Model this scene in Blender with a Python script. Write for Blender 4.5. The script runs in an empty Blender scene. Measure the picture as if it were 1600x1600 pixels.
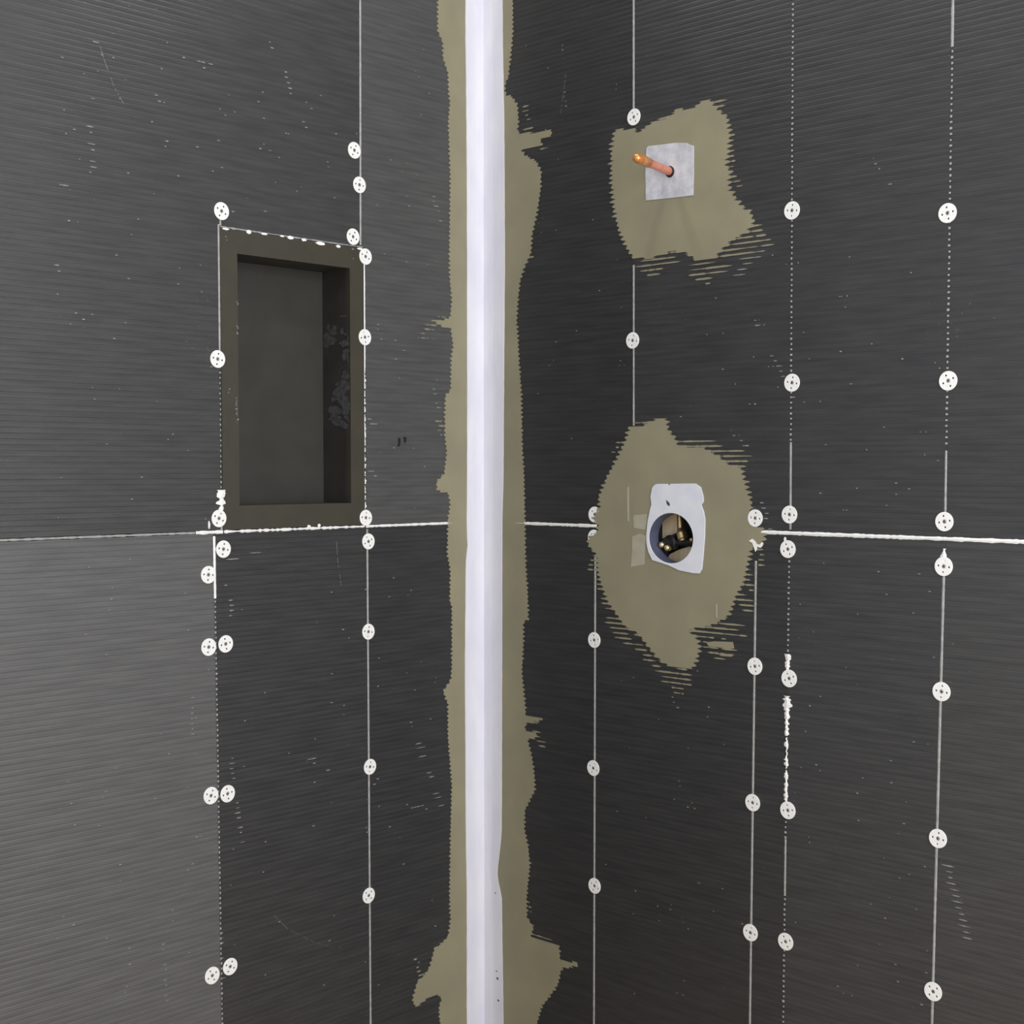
import bpy, bmesh, math, random
import numpy as np
from mathutils import Vector, Matrix

# ------------------------------------------------------------ camera, light, exposure
sc = bpy.context.scene
F, PY, HZ = 2228.0, 842.0, 731.0                 # focal length / principal row / horizon row, in 1600 px
TH = math.atan((PY - HZ) / F)
CAM = Vector((2.26228, -2.26408, 1.45))          # corner of the two walls stands at x = y = 0
A = math.atan(2140 / 2228)
FX = Vector((-math.sin(A), math.cos(A), 0)); RT = Vector((math.cos(A), math.sin(A), 0))
FW = FX * math.cos(TH) + Vector((0, 0, -math.sin(TH)))
UP = FX * math.sin(TH) + Vector((0, 0, math.cos(TH)))
cd = bpy.data.cameras.new('camera'); cam = bpy.data.objects.new('camera', cd)
sc.collection.objects.link(cam); sc.camera = cam
cam.matrix_world = Matrix(((RT.x, UP.x, -FW.x, CAM.x), (RT.y, UP.y, -FW.y, CAM.y), (RT.z, UP.z, -FW.z, CAM.z), (0, 0, 0, 1)))
cd.sensor_width = 36; cd.sensor_fit = 'HORIZONTAL'; cd.lens = 36 * F / 1600; cd.shift_y = (PY - 800) / 1600
cd.clip_start = 0.05; cd.clip_end = 60

w = bpy.data.worlds.new('world'); sc.world = w; w.use_nodes = True
bgn = w.node_tree.nodes['Background']; bgn.inputs[0].default_value = (0.93, 0.96, 1.0, 1); bgn.inputs[1].default_value = 0.70
def area(name, loc, target, size, power, col=(1, 1, 1), sy=None):
    l = bpy.data.lights.new(name, 'AREA'); l.energy = power; l.color = col; l.size = size
    if sy: l.shape = 'RECTANGLE'; l.size_y = sy
    o = bpy.data.objects.new(name, l); sc.collection.objects.link(o); o.location = loc
    o.rotation_euler = (Vector(target) - Vector(loc)).to_track_quat('-Z', 'Y').to_euler(); return o
area('right_key_light', (2.9, -1.05, 1.75), (0.1, -0.35, 1.35), 1.2, 57, (0.97, 0.97, 1.0), 1.7)  # soft key from an unseen source, placed to favour the left wall
area('ceiling_lamp_light', (0.80, -0.52, 2.86), (0.80, -0.52, 0), 0.06, 2.1, (1, 0.97, 0.93))
area('ceiling_lamp_light', (0.22, -0.52, 2.86), (0.22, -0.52, 0), 0.06, 2.1, (1, 0.97, 0.93))
sc.view_settings.view_transform = 'Standard'; sc.view_settings.look = 'None'
sc.view_settings.gamma = 1; sc.view_settings.exposure = 0.0; sc.view_settings.use_curve_mapping = False

random.seed(7)
rnd = random.uniform
P = 0.0098                                        # pitch of the ribs pressed into the boards
ZJ = 1.3290                                       # height of the horizontal joint

# ------------------------------------------------------------ measuring: photo pixel -> place on a wall
def ray(x, y): return FW + RT * ((x - 800) / F) - UP * ((y - PY) / F)
def Lp(x, y, d=0.0):
    r = ray(x, y); t = (d - CAM.x) / r.x; p = CAM + r * t; return (-p.y, p.z)
def Rp(x, y, d=0.0):
    r = ray(x, y); t = (-d - CAM.y) / r.y; p = CAM + r * t; return (p.x, p.z)
MP = {'L': lambda u, z, d: Vector((d, -u, z)), 'R': lambda u, z, d: Vector((u, -d, z))}
UN = {'L': Lp, 'R': Rp}

# ------------------------------------------------------------ materials
def lin(c): return tuple(((v / 255) / 12.92 if v / 255 <= 0.04045 else ((v / 255 + 0.055) / 1.055) ** 2.4) for v in c) + (1,)
def mat(name, c1, c2=None, rough=0.6, metal=0.0, scale=30, stretch=(1, 1, 1), bump=0.0, bscale=200, spec=0.5, lo=0.35, hi=0.65, speck=None):
    m = bpy.data.materials.new(name); m.use_nodes = True; nt = m.node_tree; n = nt.nodes; b = n['Principled BSDF']
    b.inputs['Roughness'].default_value = rough; b.inputs['Metallic'].default_value = metal
    b.inputs['Specular IOR Level'].default_value = spec
    g = n.new('ShaderNodeNewGeometry'); mp = n.new('ShaderNodeMapping'); mp.inputs['Scale'].default_value = stretch
    nt.links.new(g.outputs['Position'], mp.inputs['Vector'])
    nz = n.new('ShaderNodeTexNoise'); nz.inputs['Scale'].default_value = scale; nz.inputs['Detail'].default_value = 5
    nt.links.new(mp.outputs[0], nz.inputs['Vector'])
    rp = n.new('ShaderNodeValToRGB'); rp.color_ramp.elements[0].position = lo; rp.color_ramp.elements[1].position = hi
    rp.color_ramp.elements[0].color = lin(c1); rp.color_ramp.elements[1].color = lin(c2 or c1)
    nt.links.new(nz.outputs['Fac'], rp.inputs[0]); out = rp.outputs[0]
    if speck:
        col, sca, st, th, amt = speck
        m2 = n.new('ShaderNodeMapping'); m2.inputs['Scale'].default_value = st; nt.links.new(g.outputs['Position'], m2.inputs['Vector'])
        n2 = n.new('ShaderNodeTexNoise'); n2.inputs['Scale'].default_value = sca; n2.inputs['Detail'].default_value = 3
        nt.links.new(m2.outputs[0], n2.inputs['Vector'])
        n3 = n.new('ShaderNodeTexNoise'); n3.inputs['Scale'].default_value = 5; nt.links.new(g.outputs['Position'], n3.inputs['Vector'])
        ad = n.new('ShaderNodeMath'); ad.operation = 'MULTIPLY_ADD'; ad.inputs[1].default_value = 0.35
        nt.links.new(n3.outputs['Fac'], ad.inputs[0]); nt.links.new(n2.outputs['Fac'], ad.inputs[2])
        mr = n.new('ShaderNodeMapRange'); mr.inputs['From Min'].default_value = th; mr.inputs['From Max'].default_value = th + 0.06
        mr.inputs['To Max'].default_value = amt; nt.links.new(ad.outputs[0], mr.inputs['Value'])
        mx = n.new('ShaderNodeMix'); mx.data_type = 'RGBA'; mx.inputs['B'].default_value = lin(col)
        nt.links.new(mr.outputs[0], mx.inputs['Factor']); nt.links.new(out, mx.inputs['A']); out = mx.outputs['Result']
    nt.links.new(out, b.inputs['Base Color'])
    if bump:
        bn = n.new('ShaderNodeTexNoise'); bn.inputs['Scale'].default_value = bscale; bn.inputs['Detail'].default_value = 4
        nt.links.new(mp.outputs[0], bn.inputs['Vector'])
        bp = n.new('ShaderNodeBump'); bp.inputs['Strength'].default_value = bump; bp.inputs['Distance'].default_value = 0.002
        nt.links.new(bn.outputs['Fac'], bp.inputs['Height']); nt.links.new(bp.outputs[0], b.inputs['Normal'])
    return m
M = {
 'backing': mat('dark_backing', (22, 22, 24), rough=0.9),
 'coat': mat('olive_waterproofing', (136, 131, 109), (145, 140, 115), 0.55, scale=9, bump=0.12, bscale=60),
 'coat_light': mat('olive_waterproofing_thick', (160, 155, 136), (170, 166, 148), 0.5, scale=30, bump=0.1, bscale=80),
 'tape': mat('white_fleece_tape', (214, 214, 226), (224, 224, 232), 0.8, scale=7, stretch=(3, 3, 1), bump=0.15, bscale=300),
 'fleece': mat('grey_fleece', (176, 177, 186), (206, 207, 214), 0.85, scale=45, bump=0.3, bscale=250, lo=0.3, hi=0.65),
 'plate': mat('white_plastic', (214, 216, 228), (222, 224, 232), 0.5, scale=30),
 'washer': mat('white_coated_metal', (236, 236, 234), (244, 244, 242), 0.4, scale=100),
 'screw': mat('grey_screw_steel', (132, 132, 132), (158, 158, 158), 0.4, metal=0.2, scale=300),
 'sealant': mat('grey_white_sealant', (150, 150, 150), (170, 170, 168), 0.6, scale=80, bump=0.2),
 'sealant_white': mat('white_sealant', (232, 232, 232), (244, 244, 242), 0.5, scale=80, bump=0.2),
 'dust': mat('pale_scuff', (118, 118, 120), (150, 150, 152), 0.8, scale=200),
 'ink': mat('black_ink', (14, 14, 15), rough=0.6),
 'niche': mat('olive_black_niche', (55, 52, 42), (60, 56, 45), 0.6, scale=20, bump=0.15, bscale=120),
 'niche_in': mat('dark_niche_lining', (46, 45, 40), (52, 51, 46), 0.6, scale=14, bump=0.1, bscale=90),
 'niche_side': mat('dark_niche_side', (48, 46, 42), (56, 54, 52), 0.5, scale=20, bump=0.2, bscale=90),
 'smear': mat('grey_smear', (62, 61, 62), (80, 80, 82), 0.7, scale=120),
 'copper': mat('copper', (206, 132, 110), (222, 152, 130), 0.38, metal=0.4, scale=60),
 'copper_cap': mat('copper_cap', (224, 142, 78), (242, 172, 112), 0.25, metal=0.6, scale=60),
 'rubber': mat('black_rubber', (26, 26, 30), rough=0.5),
 'sleeve': mat('slate_plastic', (72, 78, 96), (84, 88, 108), 0.45, scale=40),
 'brass': mat('brass', (232, 200, 140), (244, 220, 170), 0.28, metal=0.9, scale=60),
 'wood': mat('pine_blocking', (250, 222, 180), (255, 236, 204), 0.75, scale=10, stretch=(14, 14, 1)),
 'floor': mat('tan_screed', (184, 160, 118), (204, 180, 138), 0.8, scale=6),
 'paint': mat('white_ceiling_paint', (226, 226, 224), rough=0.9),
}

def board_mat(c):
    if 'board%d' % c not in M:
        t = 0 if c < 62 else 1
        M['board%d' % c] = mat('black_foam_board', (c - 5, c - 5, c - 3 - t), (c + 5, c + 5, c + 6 - t), 0.40, scale=9, stretch=(1, 1, 12), bump=0.22, bscale=70, speck=((140, 140, 144), 90, (1, 1, 3), 0.915, 0.45))
    return M['board%d' % c]

# ------------------------------------------------------------ object helpers
def obj(name, verts, faces, m, parent=None, origin=None, smooth=False, bevel=0):
    o0 = Vector(origin) if origin is not None else (parent.matrix_world.translation if False else Vector((0, 0, 0)))
    me = bpy.data.meshes.new(name); me.from_pydata([tuple(Vector(v) - o0) for v in verts], [], faces)
    bm = bmesh.new(); bm.from_mesh(me); bmesh.ops.recalc_face_normals(bm, faces=bm.faces); bm.to_mesh(me); bm.free()
    if smooth:
        for p in me.polygons: p.use_smooth = True
    me.materials.append(M[m] if isinstance(m, str) else m)
    o = bpy.data.objects.new(name, me); sc.collection.objects.link(o); o.location = o0
    if parent is not None: put_under(o, parent)
    if bevel:
        b = o.modifiers.new('bevel', 'BEVEL'); b.width = bevel; b.segments = 2
    return o
def world_loc(o):
    v = Vector(o.location)
    while o.parent is not None: o = o.parent; v = v + o.location
    return v
def put_under(o, parent):
    o.parent = parent; o.location = Vector(o.location) - world_loc(parent)
def tag(o, label=None, cat=None, group=None, kind=None):
    if label: o['label'] = label
    if cat: o['category'] = cat
    if group: o['group'] = group
    if kind: o['kind'] = kind
    return o
def empty(name, loc):
    o = bpy.data.objects.new(name, None); sc.collection.objects.link(o); o.location = loc; o.empty_display_size = 0.02; return o
class MB:
    def __init__(s): s.v = []; s.f = []
    def add(s, vs, fs):
        b = len(s.v); s.v += [Vector(v) for v in vs]; s.f += [tuple(b + i for i in f) for f in fs]
    def box(s, W, u0, u1, z0, z1, d0, d1):
        g = MP[W]; vs = [g(u, z, d) for d in (d0, d1) for z in (z0, z1) for u in (u0, u1)]
        s.add(vs, [(0, 1, 3, 2), (4, 5, 7, 6), (0, 1, 5, 4), (2, 3, 7, 6), (0, 2, 6, 4), (1, 3, 7, 5)])
    def prism(s, W, pts, d0, d1):                     # pts: (u,z) outline
        n = len(pts); g = MP[W]
        s.add([g(u, z, d0) for u, z in pts] + [g(u, z, d1) for u, z in pts],
              [tuple(range(n)), tuple(range(2 * n - 1, n - 1, -1))] + [(i, (i + 1) % n, n + (i + 1) % n, n + i) for i in range(n)])
    def build(s, name, m, parent=None, origin=None, **k): return obj(name, s.v, s.f, m, parent, origin, **k)
def outline_plate(name, W, outer, holes, d0, d1, m, parent, origin, bev=0.0004):
    """flat plate with real holes, filled from 2D curves"""
    cu = bpy.data.curves.new(name, 'CURVE'); cu.dimensions = '2D'; cu.fill_mode = 'BOTH'; cu.extrude = abs(d1 - d0) / 2
    if bev: cu.bevel_depth = bev; cu.bevel_resolution = 1; cu.offset = -bev; cu.extrude = max(1e-5, abs(d1 - d0) / 2 - bev)
    for pl in [outer] + holes:
        sp = cu.splines.new('POLY'); sp.points.add(len(pl) - 1); sp.use_cyclic_u = True
        for i, (u, z) in enumerate(pl): sp.points[i].co = (u, z, 0, 1)
    t = bpy.data.objects.new('tmp', cu); sc.collection.objects.link(t)
    dg = bpy.context.evaluated_depsgraph_get(); dg.update(); me = bpy.data.meshes.new_from_object(t.evaluated_get(dg))
    bpy.data.objects.remove(t); c = (d0 + d1) / 2
    vs = [MP[W](v.co.x, v.co.y, v.co.z + c) for v in me.vertices]; fs = [tuple(p.vertices) for p in me.polygons]
    bpy.data.meshes.remove(me)
    return obj(name, vs, fs, m, parent, origin)
def circ(cu, cz, a, b=None, n=40, ph=0): b = b or a; return [(cu + a * math.cos(ph + 2 * math.pi * i / n), cz + b * math.sin(ph + 2 * math.pi * i / n)) for i in range(n)]
def tube(p0, p1, r0, r1=None, n=24, caps=True, mb=None):
    p0, p1 = Vector(p0), Vector(p1); r1 = r0 if r1 is None else r1; ax = (p1 - p0).normalized()
    e = ax.orthogonal().normalized(); f = ax.cross(e); vs = []
    for p, r in ((p0, r0), (p1, r1)):
        vs += [p + (e * math.cos(2 * math.pi * i / n) + f * math.sin(2 * math.pi * i / n)) * r for i in range(n)]
    fs = [(i, (i + 1) % n, n + (i + 1) % n, n + i) for i in range(n)]
    if caps: fs += [tuple(range(n)), tuple(range(n, 2 * n))]
    mb = mb or MB(); mb.add(vs, fs); return mb
def lathe(p0, axis, prof, n=28, mb=None):              # prof: (distance along axis, radius)
    p0 = Vector(p0); ax = Vector(axis).normalized(); e = ax.orthogonal().normalized(); f = ax.cross(e); vs = []; fs = []
    for t, r in prof: vs += [p0 + ax * t + (e * math.cos(2 * math.pi * i / n) + f * math.sin(2 * math.pi * i / n)) * r for i in range(n)]
    for k in range(len(prof) - 1): fs += [(k * n + i, k * n + (i + 1) % n, (k + 1) * n + (i + 1) % n, (k + 1) * n + i) for i in range(n)]
    fs += [tuple(range(n)), tuple(range((len(prof) - 1) * n, len(prof) * n))]
    mb = mb or MB(); mb.add(vs, fs); return mb

# ------------------------------------------------------------ the setting
UMAX, ZTOP = 1.55, 2.95
NU0, NU1, NZ0, NZ1 = 0.3490, 0.6990, 1.3325, 1.8990       # niche frame, outer edges
OU0, OU1, OZ0, OZ1 = 0.3857, 0.6610, 1.3780, 1.8550       # niche opening
ND = 0.088
VU, VZ, VA, VB = 0.5280, 1.3103, 0.0560, 0.0510            # valve opening centre and half-axes

def backing(name, W, hole, d0=-0.013, d1=-0.11):
    u0, u1, z0, z1 = hole; b = MB(); e = 0.0 if W == 'L' else -0.11
    b.box(W, e, u0, 0, ZTOP, d0, d1); b.box(W, u1, UMAX, 0, ZTOP, d0, d1)
    b.box(W, u0, u1, 0, z0, d0, d1); b.box(W, u0, u1, z1, ZTOP, d0, d1)
    return tag(b.build(name, 'backing'), kind='structure')
wl = backing('wall_left', 'L', (OU0 - 0.008, OU1 + 0.008, OZ0 - 0.008, OZ1 + 0.008))
wr = backing('wall_right', 'R', (VU - 0.064, VU + 0.064, VZ - 0.058, VZ + 0.058))
b = MB(); b.box('R', -0.11, 3.2, -0.1, 0.0, -0.11, 3.2); tag(b.build('floor', 'floor'), kind='structure')
b = MB(); b.box('R', -0.11, 2.4, ZTOP, ZTOP + 0.1, -0.11, 2.4); tag(b.build('ceiling', 'paint'), kind='structure')

G = 0.00048                                                 # groove depth
GW = {'L': 0.00044, 'R': 0.00030}                         # the right wall's boards read flatter
def rib(z, G=G):
    t = (z / P) % 1.0
    if t < 0.5: return 0.0
    if t < 0.68: return -G * (t - 0.5) / 0.18
    if t < 0.84: return -G
    return -G * (1 - t) / 0.16
def board(W, z0, z1, spans, parent, shade=60):
    """ribbed backer board: spans(z) gives the (left, right) pieces of the board at that height"""
    zs = {z0, z1}; k = math.floor(z0 / P)
    while k * P < z1:
        for t in (0, 0.5, 0.68, 0.84):
            z = (k + t) * P
            if z0 < z < z1: zs.add(z)
        k += 1
    for z in breaks:
        if z0 < z < z1: zs.add(z - 1e-5); zs.add(z + 1e-5)
    zs = sorted(zs); mb = MB(); T = -0.012; g = MP[W]
    for a, c in zip(zs[:-1], zs[1:]):
        sp0, sp1 = spans(a + 1e-6), spans(c - 1e-6)
        for (l0, r0), (l1, r1) in zip(sp0, sp1):
            da, dc = rib(a, GW[W]), rib(c, GW[W])
            vs = [g(l0, a, da), g(r0, a, da), g(r1, c, dc), g(l1, c, dc), g(l0, a, T), g(r0, a, T), g(r1, c, T), g(l1, c, T)]
            mb.add(vs, [(0, 1, 2, 3), (0, 3, 7, 4), (1, 2, 6, 5)])
    for z, s in ((z0, spans(z0 + 1e-6)), (z1, spans(z1 - 1e-6))):
        for l, r in s: mb.add([g(l, z, rib(z, GW[W])), g(r, z, rib(z, GW[W])), g(r, z, T), g(l, z, T)], [(0, 1, 2, 3)])
    me_v, me_f = mb.v, mb.f
    o = obj('backer_board', me_v, me_f, board_mat(shade), parent)
    return o
breaks = [NZ1 + 0.0025, VZ - 0.055, VZ + 0.055]
def lerp(z, za, ua, zb, ub): return ua + (ub - ua) * (z - za) / (zb - za)
S = {  # vertical seams: u as a function of height
 'L_up': lambda z: lerp(z, 1.8985, 0.3560, 2.3217, 0.3538), 'L_nr': lambda z: 0.3465, 'L_nl': lambda z: 0.7015,
 'L_lo1': lambda z: lerp(z, 1.2922, 0.3419, 0.3133, 0.3395), 'L_lo2': lambda z: lerp(z, 1.2946, 0.7182, 0.4214, 0.7115),
 'R_u1': lambda z: lerp(z, 2.31, 0.4257, 1.568, 0.4297), 'R_u2': lambda z: lerp(z, 2.2226, 0.7985, 1.3623, 0.8035), 'R_u3': lambda z: 1.1115,
 'R_l1': lambda z: 0.3286, 'R_l2': lambda z: lerp(z, 1.2696, 0.7281, 0.4169, 0.7235), 'R_l3': lambda z: lerp(z, 1.2968, 0.8015, 0.4368, 0.7985), 'R_l4': lambda z: lerp(z, 1.2818, 1.1109, 0.5172, 1.1017)}
g2 = 0.0026
def between(a, c): return lambda z: [((S[a](z) + g2) if a else 0.0, (S[c](z) - g2) if c else UMAX)]
J0, J1 = ZJ - 0.0028, ZJ + 0.0028
# left wall: upper row, with the niche cut out of it, then the lower row
def corner_to_niche(z): return [(0.0, (S['L_up'](z) if z > NZ1 + 0.0025 else S['L_nr'](z)) - g2)]
def round_niche(z): return [((S['L_up'](z) if z > NZ1 + 0.0025 else 0.7035 - g2 + g2) + (g2 if z > NZ1 + 0.0025 else 0.0), UMAX)]
board('L', J1, ZTOP, corner_to_niche, wl, 77); board('L', J1, ZTOP, round_niche, wl, 62)
board('L', 0, J0, between(None, 'L_lo1'), wl, 50); board('L', 0, J0, between('L_lo1', 'L_lo2'), wl, 53); board('L', 0, J0, between('L_lo2', None), wl, 90)
def holed(fn):
    def f(z):
        (l, r), = fn(z)
        return [(l, VU - 0.0565), (VU + 0.0565, r)] if abs(z - VZ) < 0.055 else [(l, r)]
    return f
board('R', J1, ZTOP, between(None, 'R_u1'), wr, 46); board('R', J1, ZTOP, holed(between('R_u1', 'R_u2')), wr, 54)
board('R', J1, ZTOP, between('R_u2', 'R_u3'), wr, 56); board('R', J1, ZTOP, between('R_u3', None), wr, 56)
board('R', 0, J0, between(None, 'R_l1'), wr, 46); board('R', 0, J0, holed(between('R_l1', 'R_l2')), wr, 48); board('R', 0, J0, between('R_l2', 'R_l3'), wr, 50)
board('R', 0, J0, between('R_l3', 'R_l4'), wr, 58); board('R', 0, J0, between('R_l4', None), wr, 62)

# ------------------------------------------------------------ sealant in the joints
def bead_v(W, seam, z0, z1, style, m='sealant', wdt=0.0042, hi=0.0003):
    f = S[seam] if isinstance(seam, str) else seam; mb = MB(); g = MP[W]
    if style == 'dots':
        k = math.ceil(z0 / P)
        while k * P < z1 - 0.004:
            z = k * P + rnd(-.0004, .0004); h = P * rnd(.22, .33); q = wdt * rnd(.30, .52); u = f(z) + rnd(-.0005, .0005); zc = z + 0.0022
            mb.add([g(u - q, zc - h, -.004), g(u + q, zc - h, -.004), g(u + q, zc + h, -.004), g(u - q, zc + h, -.004),
                    g(u - q * .6, zc - h * .6, hi), g(u + q * .6, zc - h * .6, hi), g(u + q * .6, zc + h * .6, hi), g(u - q * .6, zc + h * .6, hi)],
                   [(4, 5, 6, 7), (0, 1, 5, 4), (1, 2, 6, 5), (2, 3, 7, 6), (3, 0, 4, 7)])
            if rnd(0, 1) < 0.35: mb.box(W, u - q * .5, u + q * .5, zc, zc + P * .8, -.004, -.0012)
            k += 1
    else:
        st = P / 2 if style == 'solid' else P / 3
        z = z0; rows = []; wob = 0
        while z < z1:
            if style == 'solid': q = wdt / 2 * rnd(.88, 1.12); off = 0
            else: q = wdt / 2 * rnd(.35, 1.5) * style(z); off = rnd(-.0012, .0012)
            rows.append((f(z) + off - q, f(z) + off + q, z)); z += st
        for l, r, z in rows: mb.v += [g(l, z, -.004), g(l, z, hi * .4), g((l + r) / 2, z, hi + .0004), g(r, z, hi * .4), g(r, z, -.004)]
        for i in range(len(rows) - 1):
            if rows[i][1] - rows[i][0] < .0009: continue
            mb.f += [(5 * i + j, 5 * i + j + 1, 5 * i + 6 + j, 5 * i + 5 + j) for j in range(4)]
    return mb.build('sealant_bead', m, wl if W == 'L' else wr)
def bead_h(W, u0, u1, wf, m='sealant_white', zc=ZJ, hi=.0008):
    mb = MB(); g = MP[W]; u = u0; rows = []
    while u < u1:
        q = wf(u) / 2 * rnd(.8, 1.2); rows.append((u, zc - q + rnd(-.0004, .0004), zc + q)); u += .006
    for u, a, c in rows: mb.v += [g(u, a, -.004), g(u, a, hi * .3), g(u, (a + c) / 2, hi + .0004), g(u, c, hi * .3), g(u, c, -.004)]
    for i in range(len(rows) - 1):
        if rows[i][2] - rows[i][1] < .0008: continue
        mb.f += [(5 * i + j, 5 * i + j + 1, 5 * i + 6 + j, 5 * i + 5 + j) for j in range(4)]
    return mb.build('sealant_bead', m, wl if W == 'L' else wr)
def filler(W, seam, z0, z1, c):
    f = S[seam]; g = MP[W]; fb = MB()
    fb.add([g(f(z) + s, z, d) for z in (z0, z1) for s, d in ((-g2, -.008), (-g2, -.0007), (g2, -.0007), (g2, -.008))], [(0, 1, 5, 4), (1, 2, 6, 5), (2, 3, 7, 6), (0, 1, 2, 3), (4, 5, 6, 7)])
    fb.build('joint_filler', board_mat(c), wl if W == 'L' else wr)
for a in (('L', 'L_up', NZ1 + .0025, ZTOP, 64), ('L', 'L_lo1', 0, J0, 50), ('L', 'L_lo2', 0, J0, 62), ('R', 'R_u1', J1, ZTOP, 50), ('R', 'R_u2', J1, ZTOP, 54), ('R', 'R_u3', J1, ZTOP, 56),
          ('R', 'R_l1', 0, J0, 46), ('R', 'R_l2', 0, J0, 48), ('R', 'R_l3', 0, J0, 52), ('R', 'R_l4', 0, J0, 60)): filler(*a)
for u0, u1, c in ((.3437, .3492, 60), (.6988, .7037, 56)):
    fb = MB(); fb.box('L', u0, u1, J1, NZ1 + .0025, -.008, -.0007); fb.build('joint_filler', board_mat(c), wl)
zL = lambda x, y: Lp(x, y)[1]
zR = lambda x, y: Rp(x, y)[1]
bead_v('L', 'L_up', 1.905, ZTOP, 'solid', wdt=.0046)
bead_v('L', lambda z: .3472, zL(571, 575), NZ1 - .01, 'solid', 'sealant_white', wdt=.0052)
bead_v('L', lambda z: .3472, J1, zL(571, 575), lambda z: 1.0 if (z * 61) % 1 > .3 else .25, 'sealant_white', wdt=.0050)
bead_v('L', 'L_nl', zL(345, 560), NZ1 + .010, 'solid', wdt=.0040)
bead_v('L', 'L_nl', zL(345, 765), zL(345, 560), 'dots')
bead_v('L', lambda z: .701, zL(345, 798), zL(345, 765), lambda z: 2.4 if z > zL(345, 788) else 1.5, 'sealant_white', wdt=.0072, hi=.002)
bead_v('L', 'L_nl', ZJ, zL(345, 798), 'solid')
bead_v('L', 'L_lo1', 0, J0, 'solid', wdt=.0044)
bead_v('L', 'L_lo2', zL(337, 935), J0, 'solid', 'sealant_white', wdt=.0050)
bead_v('L', 'L_lo2', 0, zL(337, 935), 'dots', wdt=.0056)
bead_v('R', 'R_u1', zR(990, 665), zR(990, 412), 'solid', wdt=.0042)
bead_v('R', 'R_u1', zR(990, 195), ZTOP, 'solid', wdt=.0046)
bead_v('R', 'R_u2', zR(1236, 330), ZTOP, 'dots', wdt=.0060)
bead_v('R', 'R_u2', zR(1236, 690), zR(1236, 330), 'dots', wdt=.0062)
bead_v('R', 'R_u2', J1 + .004, zR(1236, 690), 'solid', wdt=.0044)
bead_v('R', 'R_u3', zR(1480, 700), zR(1480, 75), 'dots', wdt=.0062)
bead_v('R', 'R_u3', J1 + .02, zR(1480, 700), 'solid', wdt=.0040)
bead_v('R', 'R_u3', zR(1480, 75), ZTOP, 'solid', wdt=.0050)
bead_v('R', 'R_l1', 0, zR(929, 868), 'solid', wdt=.0050)
bead_v('R', 'R_l2', 0, zR(1180, 875), 'solid', wdt=.0046)
bead_v('R', 'R_l3', zR(1232, 1030), zR(1232, 866), 'dots', wdt=.0060)
bead_v('R', 'R_l3', zR(1232, 1052), zR(1232, 1022), lambda z: 1.6, 'sealant_white', wdt=.0060, hi=.0015)
bead_v('R', 'R_l3', zR(1232, 1150), zR(1232, 1086), lambda z: 1.7 if z > zR(1232, 1112) else .9, 'sealant_white', wdt=.0085, hi=.002)
bead_v('R', 'R_l3', zR(1232, 1258), zR(1232, 1150), lambda z: 1.3 if (z * 33) % 1 > .45 or z < zR(1232, 1208) else .3, 'sealant_white', wdt=.0058, hi=.0012)
bead_v('R', 'R_l3', 0, zR(1228, 1258), 'dots', wdt=.0066)
bead_v('R', 'R_l3', zR(1228, 1400), zR(1228, 1310), 'solid', wdt=.0040)
bead_v('R', 'R_l4', 0, zR(1474, 880), 'solid', wdt=.0046)
bead_v('R', lambda z: 1.1105, zR(1474, 878), zR(1474, 856), lambda z: 1.0 if z < zR(1474, 866) else .55, 'sealant_white', wdt=.0085, hi=.0015)
bead_h('L', .10, NU0, lambda u: .0048); bead_h('L', NU0, NU1, lambda u: .0042 * rnd(.6, 1.5), hi=.0012)
bead_h('L', NU1, .76, lambda u: .0060); bead_h('L', .76, UMAX, lambda u: .0036, 'sealant')
bead_h('R', .10, .34, lambda u: .0062); bead_h('R', .74, UMAX, lambda u: .0068, hi=.0014)
bead_h('L', .350, .702, lambda u: .0026 * rnd(.6, 1.2), 'sealant', NZ1 + .0022, .0006)
b = MB()
for x, y, ww, hh in ((453, 371.5, 6, 2.8), (474, 375, 5, 2.2), (500, 380.5, 10, 2.6), (528, 385, 5, 2.4), (388, 362.5, 5, 3.2), (412, 365.5, 6, 1.8), (440, 369, 4, 1.6), (326, 820, 1.6, 6), (352, 358, 6, 1.6), (562, 389, 6, 1.8), (482, 823, 3.5, 3), (498, 821, 3, 2.5)):
    c = Lp(x, y); b.prism('L', [(c[0] + .0013 * ww * math.cos(t) * rnd(.8, 1.1), c[1] + .0013 * hh * math.sin(t) * rnd(.8, 1.1)) for t in [i * .628 for i in range(10)]], .0002, .0018)
b.build('sealant_blob', 'sealant_white', wl)
bead_v('L', lambda z: .6975, NZ1 + .004, NZ1 + .022, 'solid', wdt=.0036, hi=.0012)
b = MB(); b.prism('R', [Rp(*p) for p in [(1171, 845), (1176, 842), (1180, 845), (1183, 850), (1188, 851), (1191, 847), (1193, 848), (1192, 853), (1189, 856), (1184, 854), (1183, 858), (1181, 862), (1179, 855), (1176, 848)]], .0008, .0022)
c = Rp(1227, 843); b.prism('R', [(c[0] + .0024 * math.cos(t), c[1] + .0050 * math.sin(t)) for t in [i * .628 for i in range(10)]], .0002, .0012)
b.build('sealant_blob', 'sealant_white', wr)

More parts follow.
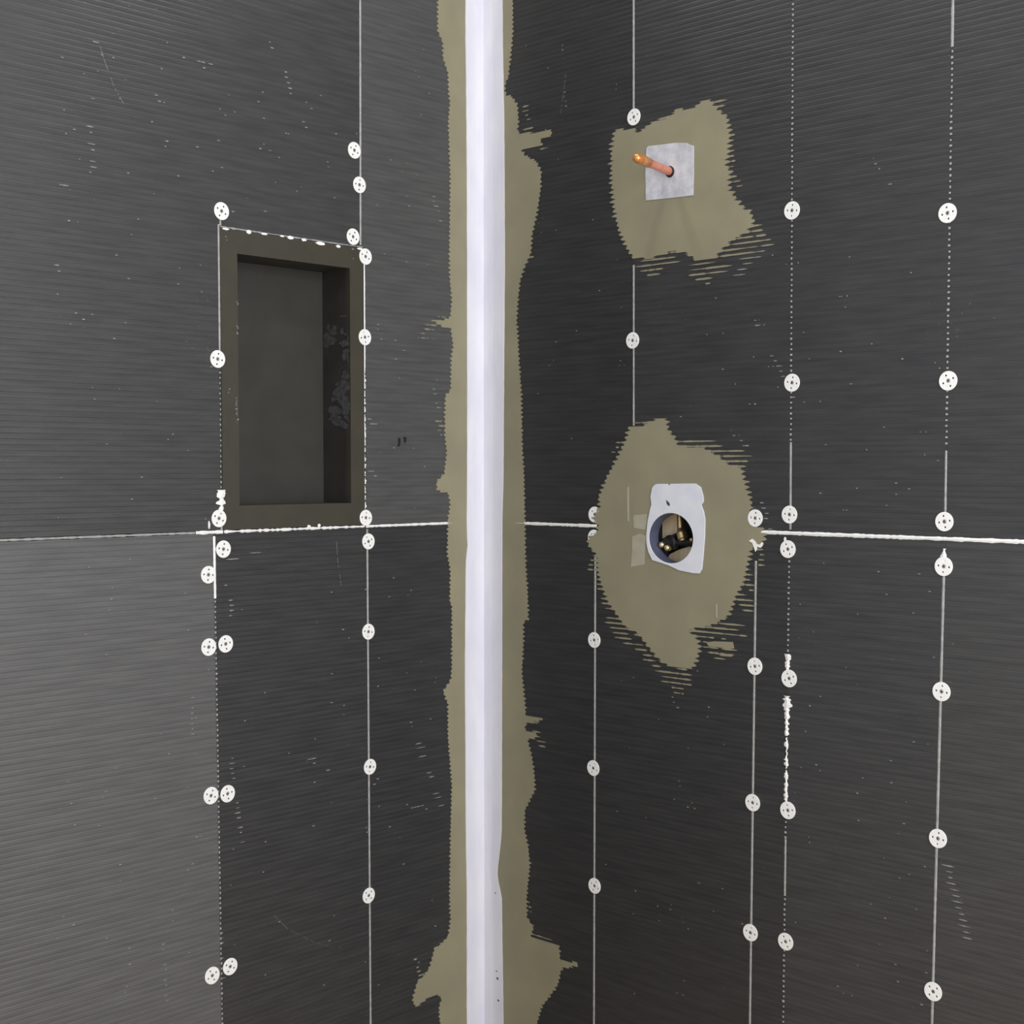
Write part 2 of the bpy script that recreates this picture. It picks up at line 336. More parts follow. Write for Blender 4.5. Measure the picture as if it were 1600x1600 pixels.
# ------------------------------------------------------------ marks on the boards
def scuffs(W, items, parent):
    mb = MB(); g = MP[W]
    for (x0, y0, x1, y1, n, ln) in items:
        for i in range(n):
            t = rnd(0, 1); x, y = x0 + (x1 - x0) * t, y0 + (y1 - y0) * t
            if n > 30: x, y = rnd(x0, x1), rnd(y0, y1)
            u, z = UN[W](x + rnd(-1.5, 1.5), y); z = (math.floor(z / P) + .25) * P
            l = ln * rnd(.4, 1.3) * .0013 / 2; h = rnd(.0006, .0013); t = rnd(.0002, .0005)
            mb.add([g(u - l, z, t), g(u - l * .3, z - h, t), g(u + l * .5, z - h * .8, t), g(u + l, z, t), g(u + l * .2, z + h, t), g(u - l * .6, z + h * .8, t)], [(0, 1, 2, 3, 4, 5)])
    return tag(mb.build('scuff_marks', 'dust', parent), kind='stuff')
scuffs('L', [(140, 190, 146, 262, 11, 11), (140, 60, 155, 68, 3, 9), (300, 90, 330, 100, 5, 8), (420, 60, 428, 80, 4, 6), (447, 110, 455, 142, 8, 7), (470, 180, 480, 200, 3, 6),
             (90, 280, 110, 292, 4, 8), (88, 415, 100, 422, 3, 8), (360, 930, 362, 960, 8, 7), (300, 1090, 300, 1150, 9, 6), (640, 1120, 690, 1262, 14, 18), (590, 1255, 690, 1262, 8, 9),
             (480, 1180, 515, 1200, 6, 9), (360, 1180, 380, 1320, 12, 10), (255, 1450, 260, 1560, 12, 5), (345, 1450, 350, 1560, 10, 8), (575, 655, 590, 660, 3, 10), (578, 736, 590, 740, 4, 9),
             (612, 560, 684, 505, 9, 8), (655, 530, 690, 525, 5, 8), (676, 590, 690, 690, 10, 8), (350, 870, 400, 862, 5, 22), (675, 300, 690, 350, 9, 9),
             (90, 60, 560, 330, 60, 5), (90, 330, 330, 820, 32, 4), (590, 60, 690, 800, 32, 4), (350, 870, 690, 1570, 60, 5), (90, 860, 330, 1570, 40, 4)], wl)
scuffs('R', [(880, 60, 884, 180, 12, 4), (1480, 1350, 1515, 1470, 26, 16), (1150, 430, 1200, 380, 14, 16), (1300, 460, 1340, 466, 3, 4), (1180, 500, 1240, 620, 20, 9),
             (1360, 240, 1400, 300, 6, 4), (1190, 780, 1205, 830, 14, 7), (1130, 660, 1170, 700, 8, 5), (1050, 1085, 1062, 1112, 4, 4), (960, 560, 980, 570, 2, 6),
             (1060, 400, 1470, 800, 50, 4), (1240, 860, 1460, 1570, 50, 4), (800, 60, 980, 800, 32, 3), (940, 1040, 1170, 1570, 36, 4)], wr)
def scratch(W, pts, parent, wd=.0011):
    mb = MB(); q = [UN[W](*p) for p in pts]
    for (a, c) in zip(q[:-1], q[1:]):
        n = 10
        for i in range(n):
            if rnd(0, 1) < .25: continue
            u0, z0 = a[0] + (c[0] - a[0]) * i / n, a[1] + (c[1] - a[1]) * i / n; u1, z1 = a[0] + (c[0] - a[0]) * (i + .85) / n, a[1] + (c[1] - a[1]) * (i + .85) / n
            mb.add([MP[W](u0 - wd / 2, z0, .0002), MP[W](u0 + wd / 2, z0, .0002), MP[W](u1 + wd / 2, z1, .0002), MP[W](u1 - wd / 2, z1, .0002)], [(0, 1, 2, 3)])
    mb.build('scratch', 'dust', parent)
scratch('L', [(155, 68), (165, 100), (178, 135), (193, 162)], wl); scratch('L', [(525, 838), (528, 880), (533, 915)], wl, .0009)
scratch('L', [(428, 1430), (450, 1452), (490, 1472), (520, 1480)], wl, .0008)
scratch('R', [(884, 115), (880, 150), (876, 178)], wr, .0008)
for pts in ([(622, 684), (625, 684), (626, 690), (624.5, 697), (621, 698), (622, 691)], [(630, 683), (635, 683), (635, 689), (632, 693), (631, 688)]):
    b = MB(); b.prism('L', [Lp(*p) for p in pts], .00005, .0003); b.build('pen_mark', 'ink', wl)

# ------------------------------------------------------------ niche
nc = MP['L']((NU0 + NU1) / 2, NZ0, 0)
niche = tag(empty('shower_niche', nc), 'dark olive recessed rectangular niche with flat frame set into left wall', 'niche')
b = MB(); b.box('L', NU0, NU1, OZ1, NZ1, -.011, .0012); b.box('L', NU0, NU1, NZ0, OZ0, -.011, .0012)
b.box('L', NU0, OU0, OZ0, OZ1, -.011, .0012); b.box('L', OU1, NU1, OZ0, OZ1, -.011, .0012)
b.build('frame', 'niche', niche)
T = .006
b = MB(); b.box('L', OU0 - T, OU1 + T, OZ0 - T, OZ1 + T, -ND, -ND - T); b.build('back_panel', 'niche_in', niche)
b = MB(); b.box('L', OU0 - T, OU0, OZ0, OZ1, -.011, -ND); b.build('side_panel', 'niche_side', niche)
b = MB(); b.box('L', OU1, OU1 + T, OZ0, OZ1, -.011, -ND); b.build('side_panel', 'niche_side', niche)
b = MB(); b.box('L', OU0 - T, OU1 + T, OZ1, OZ1 + T, -.011, -ND); b.build('top_panel', 'niche_side', niche)
b = MB(); b.box('L', OU0 - T, OU1 + T, OZ0 - T, OZ0, -.011, -ND); b.build('bottom_panel', 'niche', niche)
mb = MB(); eps = 0.0                                        # dried smears on the right cheek of the niche, sized in metres
for (d, z, wd, hh, n) in ((-.062, 1.722, .030, .040, 18), (-.030, 1.615, .045, .030, 20), (-.035, 1.59, .05, .010, 10), (-.045, 1.555, .040, .034, 22), (-.010, 1.64, .012, .16, 18), (-.012, 1.56, .02, .05, 12), (-.014, 1.72, .02, .10, 8)):
    for i in range(n):
        dd = min(-.002, max(-.084, d + rnd(-.5, .5) * wd)); zz = z + rnd(-.5, .5) * hh; a = rnd(.006, .016); c = rnd(.003, .009)
        a = min(a, dd * -1 - .0005) if dd > -.008 else a; eps += .000015
        mb.add([Vector((dd + a * math.cos(t) * .9, -OU0 - .0002 - eps, zz + c * math.sin(t) * rnd(.6, 1.2))) for t in [k * 1.047 for k in range(6)]], [tuple(range(6))])
tag(mb.build('smears', 'smear', niche), kind='stuff')
mb = MB()
for (x, y, n) in ((370, 632, 14), (371, 650, 10), (371, 480, 6), (371, 512, 6), (358, 609, 2), (354, 366, 4), (552, 394, 3)):
    for i in range(n):
        u, z = Lp(x + rnd(-2.5, .5), y + rnd(-11, 11)); q = rnd(.0005, .0016)
        mb.add([MP['L'](u + q * math.cos(t), z + q * math.sin(t) * rnd(.6, 1.5), .0014) for t in [k * 1.047 for k in range(6)]], [tuple(range(6))])
tag(mb.build('dried_specks', 'dust', niche), kind='stuff')

# ------------------------------------------------------------ brushed waterproofing
def crossings(poly, z):
    xs = []
    for (u0, z0), (u1, z1) in zip(poly, poly[1:] + poly[:1]):
        if (z0 <= z < z1) or (z1 <= z < z0): xs.append(u0 + (u1 - u0) * (z - z0) / (z1 - z0))
    xs.sort(); return [(xs[i], xs[i + 1]) for i in range(0, len(xs) - 1, 2)]
def coat_rows(mb, W, poly, hi=.0011, tooth=(.003, .010), hole=None, streaks=(), fixed=None):
    """rows of half a rib pitch; the brush leaves the coating longer on every rib than in every groove"""
    g = MP[W]; zs = [p[1] for p in poly]; k = math.floor(min(zs) / P) - 1; n = 0
    H = P / 4
    while k * P < max(zs):
        jl = [rnd(*tooth), rnd(*tooth)]
        for q in range(4):                                   # four slices per rib: 0,1 rib top, 2,3 groove
            z0, z1 = k * P + q * H, k * P + (q + 1) * H
            tl = {0: (.35, 1.0), 1: (1.0, .35), 2: (.35, -.55), 3: (-.55, .35)}[q]
            z0c, z1c = z0, z1
            if z1c < 0 or z0c > ZTOP: continue
            zm = (k + .25) * P if q < 2 else (k + .75) * P
            for (l, r) in crossings(poly, zm):
                if r - l < .004: continue
                def e(s, i, base):
                    if fixed is not None and abs(base - fixed) < .002: return base
                    v = base + s * tl[i] * jl[0 if s < 0 else 1]; return v
                a0, a1, c0, c1 = e(-1, 0, l), e(-1, 1, l), e(1, 0, r), e(1, 1, r)
                if a0 >= c0 or a1 >= c1: continue
                segs = [(a0, a1, c0, c1)]
                if hole:
                    hu, hz, ha, hb = hole; zz = (z0 + z1) / 2
                    if abs(zz - hz) < hb:
                        s = ha * math.sqrt(1 - ((zz - hz) / hb) ** 2); segs = [(a0, a1, hu - s, hu - s), (hu + s, hu + s, c0, c1)]
                for (p0, p1, q0, q1) in segs:
                    vs = [g(p0, z0c, hi), g(q0, z0c, hi), g(q1, z1c, hi), g(p1, z1c, hi), g(p0, z0c, -.001), g(q0, z0c, -.001), g(q1, z1c, -.001), g(p1, z1c, -.001)]
                    mb.add(vs, [(0, 1, 2, 3), (4, 5, 1, 0), (2, 6, 7, 3), (0, 3, 7, 4), (1, 2, 6, 5)])
        k += 1
    for (x0, y0, x1, y1, cnt, ln) in streaks:
        for i in range(int(cnt * 1.5)):
            t = rnd(0, 1); x, y = x0 + (x1 - x0) * t + rnd(-4, 4), y0 + (y1 - y0) * t + rnd(-5, 5)
            u, z = UN[W](x, y); z = (math.floor(z / P) + .25) * P; l = ln * rnd(.35, 1.1) * .0014 / 2; h = rnd(.0007, .0022); t = rnd(.0005, .0010)
            mb.add([g(u - l, z, t), g(u - l * .4, z - h, t), g(u + l * .6, z - h * .8, t), g(u + l, z, t), g(u + l * .3, z + h, t), g(u - l * .5, z + h * .8, t)], [(0, 1, 2, 3, 4, 5)])
Ledge = [(684, -40), (684, 49), (690, 62), (692, 70), (692, 90), (700, 115), (701, 145), (703, 160), (700.5, 190), (702, 235), (703.5, 280), (702, 400), (703, 440), (706, 470), (703, 497), (690, 500), (680, 503), (682, 508), (704, 512), (708, 540), (705, 560), (704, 610), (696, 618), (695, 646), (695, 680), (698, 707), (694, 740), (682, 753), (683, 767), (700, 770), (703.6, 786), (700, 812), (699, 865), (703.6, 891), (703, 941), (706, 945), (706, 1040), (704.5, 1062), (692.5, 1080), (700, 1100), (700, 1150), (706, 1225), (704, 1300), (702.5, 1400), (704, 1436), (701, 1460), (695, 1469), (679, 1482), (672, 1509), (666, 1520), (652, 1534), (644.5, 1563), (650, 1574), (664, 1562), (684, 1554), (690, 1560), (686, 1574), (690, 1640)]
Redge = [(801, -40), (801, 49), (799.5, 70), (796, 100), (794, 121), (789, 131), (789, 148), (799.5, 151), (808, 164), (810, 190), (808, 207), (819, 209.5), (861, 202), (861, 212), (843, 218), (847, 226), (814, 233), (819, 242), (838, 253), (845, 268), (845, 273), (844, 297), (839.5, 329), (831, 367), (829, 396), (818, 420), (812, 440), (809, 470), (807, 500), (809, 530), (811, 570), (814, 610), (816, 702), (818.6, 747), (819.8, 815), (821, 882), (824, 927), (825, 968), (817.5, 972), (817.5, 1006), (815, 1050), (820, 1100), (821, 1117), (846, 1121), (846, 1126), (820, 1131), (820, 1140), (838, 1146), (838, 1153), (824, 1155), (831, 1185), (835, 1215), (835, 1235), (820, 1265), (819, 1295), (825, 1325), (827.5, 1350), (822.5, 1400), (823, 1433), (833, 1449), (829, 1463), (850, 1470), (873, 1478), (875, 1501), (902, 1504), (902, 1509), (876.5, 1513), (871, 1538), (856.5, 1559), (846, 1572), (838, 1600), (834, 1640)]
pl = [Lp(*p) for p in Ledge]; pr = [Rp(*p) for p in Redge]
top = lambda pts: [(pts[0][0], ZTOP)] + pts + [(pts[-1][0], 0.0)]
mb = MB(); coat_rows(mb, 'L', top(pl) + [(0, 0), (0, ZTOP)], tooth=(.002, .0055), fixed=0.0, streaks=((690, 495, 660, 515, 8, 14), (684, 640, 690, 690, 5, 10), (655, 1540, 690, 1520, 10, 12), (648, 1490, 665, 1540, 8, 10)))
tag(mb.build('brushed_waterproofing', 'coat', None, MP['L'](.06, 0, 0)), 'olive waterproofing strip down the left wall beside the white corner tape', 'coating', 'olive brushed waterproofing')
mb = MB(); coat_rows(mb, 'R', top(pr) + [(0, 0), (0, ZTOP)], tooth=(.002, .0065), fixed=0.0, streaks=((820, 160, 826, 200, 7, 12), (822, 205, 850, 230, 8, 26), (830, 1118, 846, 1160, 9, 18), (836, 1462, 870, 1478, 8, 24), (824, 1400, 830, 1460, 8, 8), (818, 420, 830, 396, 6, 10)))
tag(mb.build('brushed_waterproofing', 'coat', None, MP['R'](.07, 0, 0)), 'wavy olive waterproofing strip down the right wall beside the white corner tape', 'coating', 'olive brushed waterproofing')

def patch(name, pts, label, hole=None, streaks=(), tooth=(.003, .009)):
    mb = MB(); q = [Rp(*p) for p in pts]; cu = sum(p[0] for p in q) / len(q); cz = sum(p[1] for p in q) / len(q)
    coat_rows(mb, 'R', q, hole=hole, streaks=streaks, tooth=tooth)
    return tag(mb.build(name, 'coat', None, MP['R'](cu, cz, 0)), label, 'coating', 'olive brushed waterproofing')
up = patch('brushed_waterproofing', [(962, 204), (988, 200), (996, 207), (1010, 200), (1020, 190), (1044, 184), (1058, 172), (1088, 168), (1096, 158), (1110, 157), (1122, 172), (1136, 184), (1140, 210), (1138, 240), (1134, 260), (1142, 268), (1138, 286), (1142, 300), (1158, 322), (1172, 332), (1178, 348), (1166, 364), (1146, 374), (1130, 388), (1116, 404), (1090, 408), (1076, 396), (1050, 392), (1020, 403), (992, 405), (982, 390), (968, 360), (960, 326), (956, 282), (956, 242), (958, 220)],
      'ragged olive waterproofing patch around the copper pipe stub, upper right wall', tooth=(.004, .012),
      streaks=((1118, 172, 1128, 150, 8, 22), (1140, 196, 1146, 300, 12, 14), (1144, 272, 1158, 288, 5, 16), (1178, 350, 1198, 380, 12, 22), (1150, 376, 1185, 376, 9, 36), (1130, 390, 1170, 396, 14, 44), (1090, 412, 1130, 420, 16, 40), (1085, 425, 1110, 436, 10, 26), (1000, 411, 1060, 402, 14, 34), (1005, 424, 1035, 424, 8, 22), (1025, 190, 1060, 178, 8, 24), (1050, 392, 1066, 388, 3, 20)))
lowp = patch('brushed_waterproofing', [(1028, 653), (1041, 655), (1043, 670), (1054, 684), (1060, 697), (1098, 699), (1120, 711), (1136, 724), (1158, 731), (1162, 748), (1168, 768), (1174, 788), (1172, 802), (1176, 818), (1190, 826), (1196, 836), (1192, 848), (1174, 857), (1168, 880), (1162, 910), (1150, 930), (1142, 952), (1138, 962), (1122, 972), (1108, 978), (1074, 984), (1088, 996), (1093, 1012), (1088, 1032), (1080, 1046), (1064, 1044), (1044, 1040), (1028, 1028), (1012, 1008), (998, 990), (976, 978), (966, 962), (950, 940), (940, 912), (934, 890), (932, 866), (920, 852), (920, 840), (934, 832), (935, 818), (927, 812), (938, 792), (936, 778), (942, 764), (948, 748), (960, 726), (970, 706), (980, 684), (984, 668), (998, 667), (1010, 663)],
      'large ragged olive waterproofing patch around the valve opening, lower right wall', hole=(VU, VZ, VA, VB), tooth=(.003, .010),
      streaks=((1062, 688, 1110, 694, 14, 34), (1110, 702, 1165, 708, 14, 34), (1135, 716, 1168, 720, 10, 30), (1162, 735, 1172, 790, 16, 12), (1186, 850, 1192, 880, 8, 12), (1164, 885, 1172, 920, 10, 16), (1150, 920, 1170, 950, 14, 20), (1080, 988, 1150, 976, 18, 40), (1100, 994, 1160, 990, 8, 20), (935, 905, 955, 955, 14, 18), (950, 965, 995, 985, 22, 24), (960, 985, 1000, 1010, 14, 22), (1000, 1010, 1035, 1050, 18, 18), (1030, 1050, 1075, 1050, 18, 24), (1040, 1062, 1078, 1062, 14, 18), (1048, 1074, 1072, 1080, 8, 9), (930, 840, 924, 885, 12, 12), (995, 662, 1012, 660, 5, 18), (1107, 1003, 1143, 1006, 10, 22), (1107, 1010, 1144, 1013, 10, 22), (1124, 1024, 1144, 1024, 4, 22), (955, 700, 975, 690, 5, 9)))
b = MB(); b.prism('R', [Rp(*p) for p in [(1104, 1004), (1115, 1002), (1145, 1003), (1147, 1013), (1140, 1014), (1120, 1011), (1108, 1010)]], -.0005, .0012)
b.prism('R', [Rp(*p) for p in [(1122, 1022), (1145, 1022), (1144, 1026), (1128, 1025)]], -.0005, .0012); b.build('coating_dab', 'coat', lowp)
for pts in ([(990, 805), (1011, 803), (1011, 815), (1008, 828), (991, 825)], [(988, 838), (1000, 834), (1012, 838), (1008, 850), (1007, 882), (986, 886), (988, 860)], [(980, 762), (983, 760), (983.5, 815), (980.5, 814)], [(1119, 944), (1121, 944), (1121, 966), (1119, 962)]):
    b = MB(); b.prism('R', [Rp(*p) for p in pts], .0008, .0016); b.build('raised_patch', 'coat_light', lowp, bevel=.0006)

# ------------------------------------------------------------ white corner tape
mb = MB(); z = 0.0
def pw(tab, y):
    for (y0, v0), (y1, v1) in zip(tab[:-1], tab[1:]):
        if y <= y1: return v0 + (v1 - v0) * (y - y0) / (y1 - y0) if y > y0 else v0
    return tab[-1][1]
lt = [(-60, 727), (49, 726.5), (200, 728), (400, 729), (700, 729), (820, 728.5), (852, 729.5), (880, 727), (1040, 725.5), (1300, 727), (1400, 728.5), (1574, 728.5), (1700, 729)]
rt = [(-60, 786), (49, 786), (200, 788.5), (400, 789.5), (760, 787), (800, 785.5), (1000, 785), (1300, 784.5), (1345, 780), (1365, 777.5), (1385, 780), (1400, 784.5), (1574, 787), (1700, 788)]
rows = []; y = -120
while y < 1720:
    ul, zl = Lp(pw(lt, y), y); ur, _ = Rp(pw(rt, y), y); rows.append((ul + rnd(-.0004, .0004), ur + rnd(-.0004, .0004), zl)); y += 12
rows = [(rows[0][0], rows[0][1], ZTOP)] + [r for r in rows if .02 < r[2] < ZTOP - .02] + [(rows[-1][0], rows[-1][1], 0.0)]
h = .0024
for ul, ur, z in rows:
    mb.v += [MP['L'](ul, z, .001), MP['L'](ul, z, h), MP['L'](ul * .5, z, h), Vector((h + .003, -h - .001, z)), Vector((h + .001, -h - .003, z)), MP['R'](ur * .5, z, h), MP['R'](ur, z, h), MP['R'](ur, z, .001)]
for i in range(len(rows) - 1): mb.f += [(8 * i + j, 8 * i + j + 1, 8 * i + 9 + j, 8 * i + 8 + j) for j in range(7)]
tape = tag(mb.build('corner_tape', 'tape', None, (0, 0, 0)), 'long white fleece joint tape folded into the corner from top to bottom', 'tape')
for x, y, q in ((778.5, 1528.5, 2.6), (777, 1517, 1.6), (780, 1563, 2.2), (775, 1395, 1.3)):
    c = Rp(x, y); b = MB(); b.prism('R', [(c[0] + q * .0013 * math.cos(t) * rnd(.7, 1.2), c[1] + q * .0013 * math.sin(t) * rnd(.7, 1.2)) for t in [i * .785 for i in range(8)]], h, h + .0003)
    b.build('dirt_spot', 'smear', tape)

# ------------------------------------------------------------ grey fleece square and copper pipe stub
sq = [(1011, 232), (1014, 228.5), (1032, 226.5), (1056, 223.5), (1074, 223.5), (1078, 226), (1085, 228), (1085, 270), (1084, 305.5), (1063, 308), (1040, 310.5), (1010, 313.5), (1009.5, 270)]
sqp = [Rp(*p) for p in sq]; pc = Rp(1047, 268)
collar = outline_plate('fleece_square', 'R', sqp, [circ(pc[0], pc[1], .0105)], .0012, .0026, 'fleece', None, MP['R'](sum(p[0] for p in sqp) / len(sqp), sqp[11][1], 0), .0003)
tag(collar, 'small square of grey-white fleece around the copper pipe stub', 'patch')
tipd = .118; tp = Rp(991.5, 245, tipd); tip = MP['R'](tp[0], tp[1], tipd); foot = MP['R'](pc[0], pc[1], .0025)
pipe = tag(empty('copper_pipe', foot), 'short copper pipe stub with rounded orange cap sticking out of the grey fleece square', 'pipe')
ax = (tip - foot).normalized(); ln = (tip - foot).length
lathe(foot - ax * .002, ax, [(0, .0082), (ln * .62, .0082)]).build('pipe', 'copper', pipe, smooth=False)
cp = lathe(foot + ax * ln * .60, ax, [(0, .0084), (.0004, .0098), (ln * .40 - .012, .0098), (ln * .40 - .005, .0085), (ln * .40 - .0012, .0055), (ln * .40, .002)]).build('end_cap', 'copper_cap', pipe)
for nm in (cp,):
    for p in nm.data.polygons: p.use_smooth = True
lathe(MP['R'](pc[0] + .0018, pc[1] - .0015, .0012), (0, -1, 0), [(0, .0112), (.0012, .0112), (.0024, .0098), (.0026, .006)]).build('rubber_collar', 'rubber', pipe)
dq = Rp(1004.5, 257.5, tipd - .036)
lathe(MP['R'](dq[0], dq[1], tipd - .036), (ax.x, ax.y, ax.z), [(0, .001), (.001, .0024), (.004, .0026), (.006, .001)], n=10).build('solder_drip', 'brass', pipe)

# ------------------------------------------------------------ valve opening
pg = [(1024, 757.5), (1028, 756), (1044, 756), (1046.5, 759), (1049, 756), (1070, 755.5), (1088, 755.5), (1096, 761), (1100, 775), (1100.5, 784), (1097, 789), (1101, 800), (1103, 812), (1102.5, 838), (1100, 870), (1098, 889), (1094, 896), (1084, 895.5), (1062, 891), (1045, 883), (1020, 875), (1014, 862), (1011.5, 850), (1011, 836), (1013, 815), (1017, 795), (1019, 788), (1017.5, 776), (1020, 762)]
pgp = [Rp(*p) for p in pg]
plate = outline_plate('valve_guard_plate', 'R', pgp, [circ(VU, VZ, VA - .001, VB - .001, 56)], .0013, .0030, 'plate', None, MP['R'](VU, min(p[1] for p in pgp), 0), .0004)
tag(plate, 'white irregular sheet left bare around the round valve opening', 'plate')
mk = Rp(1044.5, 786)
b = MB(); b.prism('R', [(mk[0] + x * .0013, mk[1] - y * .0013) for x, y in ((-2.5, -5), (0, -3), (3, -1), (5, 3), (3, 4.5), (0, 3), (-2, 0))], .0030, .0033); b.build('grey_smudge', 'smear', plate)
sl = MB(); n = 56; prof = [(.0012, 1.0), (.0012, .982), (-.025, .955), (-.025, 1.0)]
for d, s in prof: sl.v += [MP['R'](u, z, d) for u, z in circ(VU, VZ, (VA + .001) * s - .0016, (VB + .001) * s - .0016, n)]
for k in range(4): sl.f += [(k * n + i, k * n + (i + 1) % n, ((k + 1) % 4) * n + (i + 1) % n, ((k + 1) % 4) * n + i) for i in range(n)]
ctr = MP['R'](VU, VZ - VB, 0)
valve = tag(empty('shower_valve', MP['R'](VU, VZ - .03, -.10)), 'brass and black shower valve body seen inside the round wall opening', 'valve')
sl.build('guard_sleeve', 'sleeve', valve)
def rp3(x, y, d): u, z = Rp(x, y, d); return MP['R'](u, z, d)
# brass riser, fitting, cross pipe, two knurled screws, black cartridge
mb = tube(rp3(1062, 800, -.0446), rp3(1064, 838, -.0409), .0058, .0062); mb.build('copper_riser', 'brass', valve)
lathe(rp3(1063, 826, -.0409), rp3(1068, 846, -.0372) - rp3(1063, 826, -.0409), [(0, .0064), (.006, .009), (.010, .0105), (.022, .0105), (.024, .008), (.027, .008)]).build('brass_fitting', 'brass', valve)
tube(rp3(1058, 848, -.0384), rp3(1094, 847, -.0434), .0062).build('cross_pipe', 'rubber', valve)
lathe(rp3(1053, 847, -.048), (0, -1, 0), [(0, .015), (.014, .015), (.017, .011), (.024, .009), (.028, .008)]).build('cartridge', 'rubber', valve)
for x, y in ((1036.5, 851), (1045.5, 856)):
    lathe(rp3(x, y, -.026), (0, -1, 0), [(0, .0062), (.006, .0066), (.009, .0056), (.0115, .0025)], n=16).build('brass_screw', 'brass', valve, smooth=True)
lathe(rp3(1083.5, 843, -.0322), (0, -1, 0), [(0, .004), (.008, .0045), (.010, .002)], n=14).build('brass_screw', 'brass', valve, smooth=True)
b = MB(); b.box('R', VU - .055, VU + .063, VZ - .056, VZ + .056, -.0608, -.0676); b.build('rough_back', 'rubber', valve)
blk = tag(empty('wood_blocking', MP['R'](VU, VZ - .05, -.0589)), 'pale pine blocking behind the valve inside the round opening', 'timber')
b = MB(); b.prism('R', [Rp(x, y, -.0527) for x, y in ((1026, 800), (1057, 800), (1058, 832), (1046, 838), (1034, 842), (1028, 836))], -.0527, -.0601); b.build('block', 'wood', blk, bevel=.001)
b = MB(); b.prism('R', [Rp(x, y, -.0527) for x, y in ((1046, 866), (1060, 859), (1076, 854), (1090, 856), (1092, 886), (1042, 886), (1043, 872))], -.0527, -.0601); b.build('block', 'wood', blk, bevel=.001)

# ------------------------------------------------------------ screw washers
WR = .0166
def make_washer():
    root = empty('screw_washer', (0, 0, 0))
    # local axes as on the right wall: outward is -y; the disc has four real holes and a dished middle
    holes = [circ(.0098 * math.cos(t), .0098 * math.sin(t), .00175, n=10) for t in (.785, 2.356, 3.927, 5.498)]
    pl = outline_plate('washer_disc', 'R', circ(0, 0, WR, n=36), holes + [circ(0, 0, .0036, n=16)], .0004, .0020, 'washer', None, (0, 0, 0), .0005)
    pl.parent = root
    sh = lathe((0, -.0002, 0), (0, -1, 0), [(0, .0036), (.0010, .0035), (.0015, .0030)], n=16)
    s = sh.build('screw_head', 'screw', root)
    c = MB(); c.box('R', -.0019, .0019, -.0005, .0005, .0014, .0018); c.box('R', -.0005, .0005, -.0019, .0019, .0014, .0018)
    x = c.build('cross_slot', 'ink', s)
    return root
proto = make_washer()
def dup(o, parent=None):
    c = o.copy(); sc.collection.objects.link(c); c.parent = parent
    for ch in o.children: dup(ch, c)
    return c
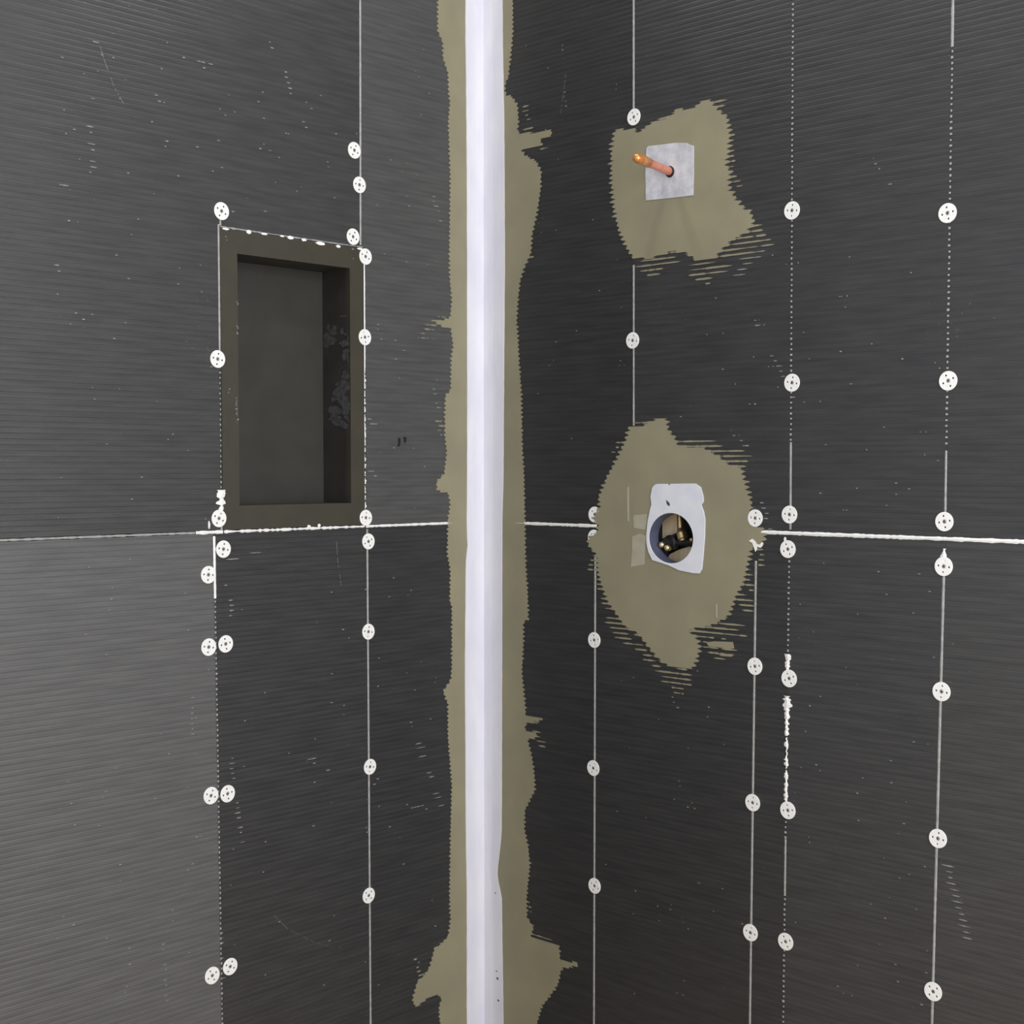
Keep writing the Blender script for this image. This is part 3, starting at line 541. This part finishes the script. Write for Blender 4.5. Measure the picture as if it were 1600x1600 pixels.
WASH = [
 ('L', 553, 235, 'white screw washer left of the seam above the niche, topmost on the left wall'),
 ('L', 561, 289, 'white screw washer centred on the seam above the niche, second from the top'),
 ('L', 551, 370, 'white screw washer just above the top edge of the niche, near its right corner'),
 ('L', 345.5, 330, 'white screw washer alone just above the top left corner of the niche'),
 ('L', 570.5, 401, 'white screw washer on the top right corner of the niche frame'),
 ('L', 569.5, 527, 'white screw washer on the right edge of the niche, halfway up the white bead'),
 ('L', 571, 809, 'white screw washer at the bottom right corner of the niche, above the horizontal joint'),
 ('L', 339.5, 561, 'white screw washer on the left edge of the niche, level with mid opening'),
 ('L', 341.5, 810, 'white screw washer at the bottom left corner of the niche, under a white sealant blob'),
 ('L', 575, 846, 'white screw washer just under the horizontal joint, below the niche\'s right corner'),
 ('L', 348.5, 858, 'white screw washer just under the horizontal joint, right of the left dotted seam'),
 ('L', 325, 898, 'white screw washer left of the left seam, upper one without a partner beside it'),
 ('L', 325.5, 1011, 'white screw washer left of the left seam, in the first pair under the niche'),
 ('L', 352, 1006, 'white screw washer right of the left seam, in the first pair under the niche'),
 ('L', 329, 1243, 'white screw washer left of the left seam, left one of the middle pair'),
 ('L', 355, 1240, 'white screw washer right of the left seam, right one of the middle pair'),
 ('L', 331, 1524, 'white screw washer left of the left seam, left one of the bottom pair'),
 ('L', 359, 1510, 'white screw washer right of the left seam, right one of the bottom pair'),
 ('L', 575, 987, 'white screw washer on the solid seam left of the corner, second below the joint'),
 ('L', 577.5, 1198, 'white screw washer on the solid seam left of the corner, third below the joint'),
 ('L', 575.5, 1399, 'white screw washer on the solid seam left of the corner, lowest one'),
 ('R', 991, 183, 'white screw washer on the seam right above the upper olive patch'),
 ('R', 989, 532, 'white screw washer on the seam between the upper and lower olive patches'),
 ('R', 1238, 329, 'white screw washer on the dotted seam right of the copper pipe, upper one'),
 ('R', 1238, 598, 'white screw washer on the dotted seam above the joint, middle one right of the corner'),
 ('R', 1234, 804, 'white screw washer just above the thick white joint, right of the lower olive patch'),
 ('R', 1481, 333, 'white screw washer on the rightmost seam, topmost of its line'),
 ('R', 1482, 595, 'white screw washer on the rightmost seam, second from the top'),
 ('R', 1476, 815, 'white screw washer on the rightmost seam, just above the thick white joint'),
 ('R', 1475, 885, 'white screw washer on the rightmost seam, just under the thick white joint'),
 ('R', 1471.5, 1080.5, 'white screw washer on the rightmost seam, second below the joint'),
 ('R', 1466, 1310, 'white screw washer on the rightmost seam, third below the joint'),
 ('R', 1458.5, 1549, 'white screw washer on the rightmost seam, lowest one at the bottom'),
 ('R', 929, 804, 'white screw washer at the lower olive patch\'s left edge, just above the joint, partly coated'),
 ('R', 928, 840, 'white screw washer half buried in olive coating at the patch\'s left edge, below joint'),
 ('R', 1180.5, 809.5, 'white screw washer at the right edge of the lower olive patch, above joint'),
 ('R', 1231.5, 858, 'white screw washer just under the thick white joint, right of the lower olive patch'),
 ('R', 929, 1000, 'white screw washer on the seam under the patch\'s left edge, upper of three'),
 ('R', 927.5, 1200, 'white screw washer on the seam under the patch\'s left edge, middle of three'),
 ('R', 929.5, 1384, 'white screw washer on the seam under the patch\'s left edge, lowest of three'),
 ('R', 1180, 1041, 'white screw washer on the solid seam under the patch\'s right edge, upper of three'),
 ('R', 1176.5, 1254, 'white screw washer on the solid seam under the patch\'s right edge, middle of three'),
 ('R', 1173, 1457, 'white screw washer on the solid seam under the patch\'s right edge, lowest of three'),
 ('R', 1233.5, 1060, 'white screw washer between thick white sealant blobs on the blotchy seam'),
 ('R', 1231.5, 1266, 'white screw washer at the foot of the blotchy white sealant, third below the joint'),
 ('R', 1228, 1471, 'white screw washer on the blotchy seam, lowest one'),
]
for i, (W, x, y, lab) in enumerate(WASH):
    u, z = UN[W](x, y); o = proto if i == 0 else dup(proto)
    low = .0014 if (W == 'R' and 900 < x < 935 and y < 850) else 0.0
    o.location = MP[W](u, z, -low); spin = random.choice([0, .35, -.3, .6, .9, 1.2, -.6])
    base = Matrix.Rotation(math.pi / 2, 3, 'Z') if W == 'L' else Matrix.Identity(3)
    tilt = Matrix.Rotation(rnd(-.02, .02), 3, 'X') @ Matrix.Rotation(spin, 3, 'Y')
    o.rotation_euler = (base @ tilt).to_euler()
    tag(o, lab, 'washer', 'screw washers on the left wall' if W == 'L' else 'screw washers on the right wall')
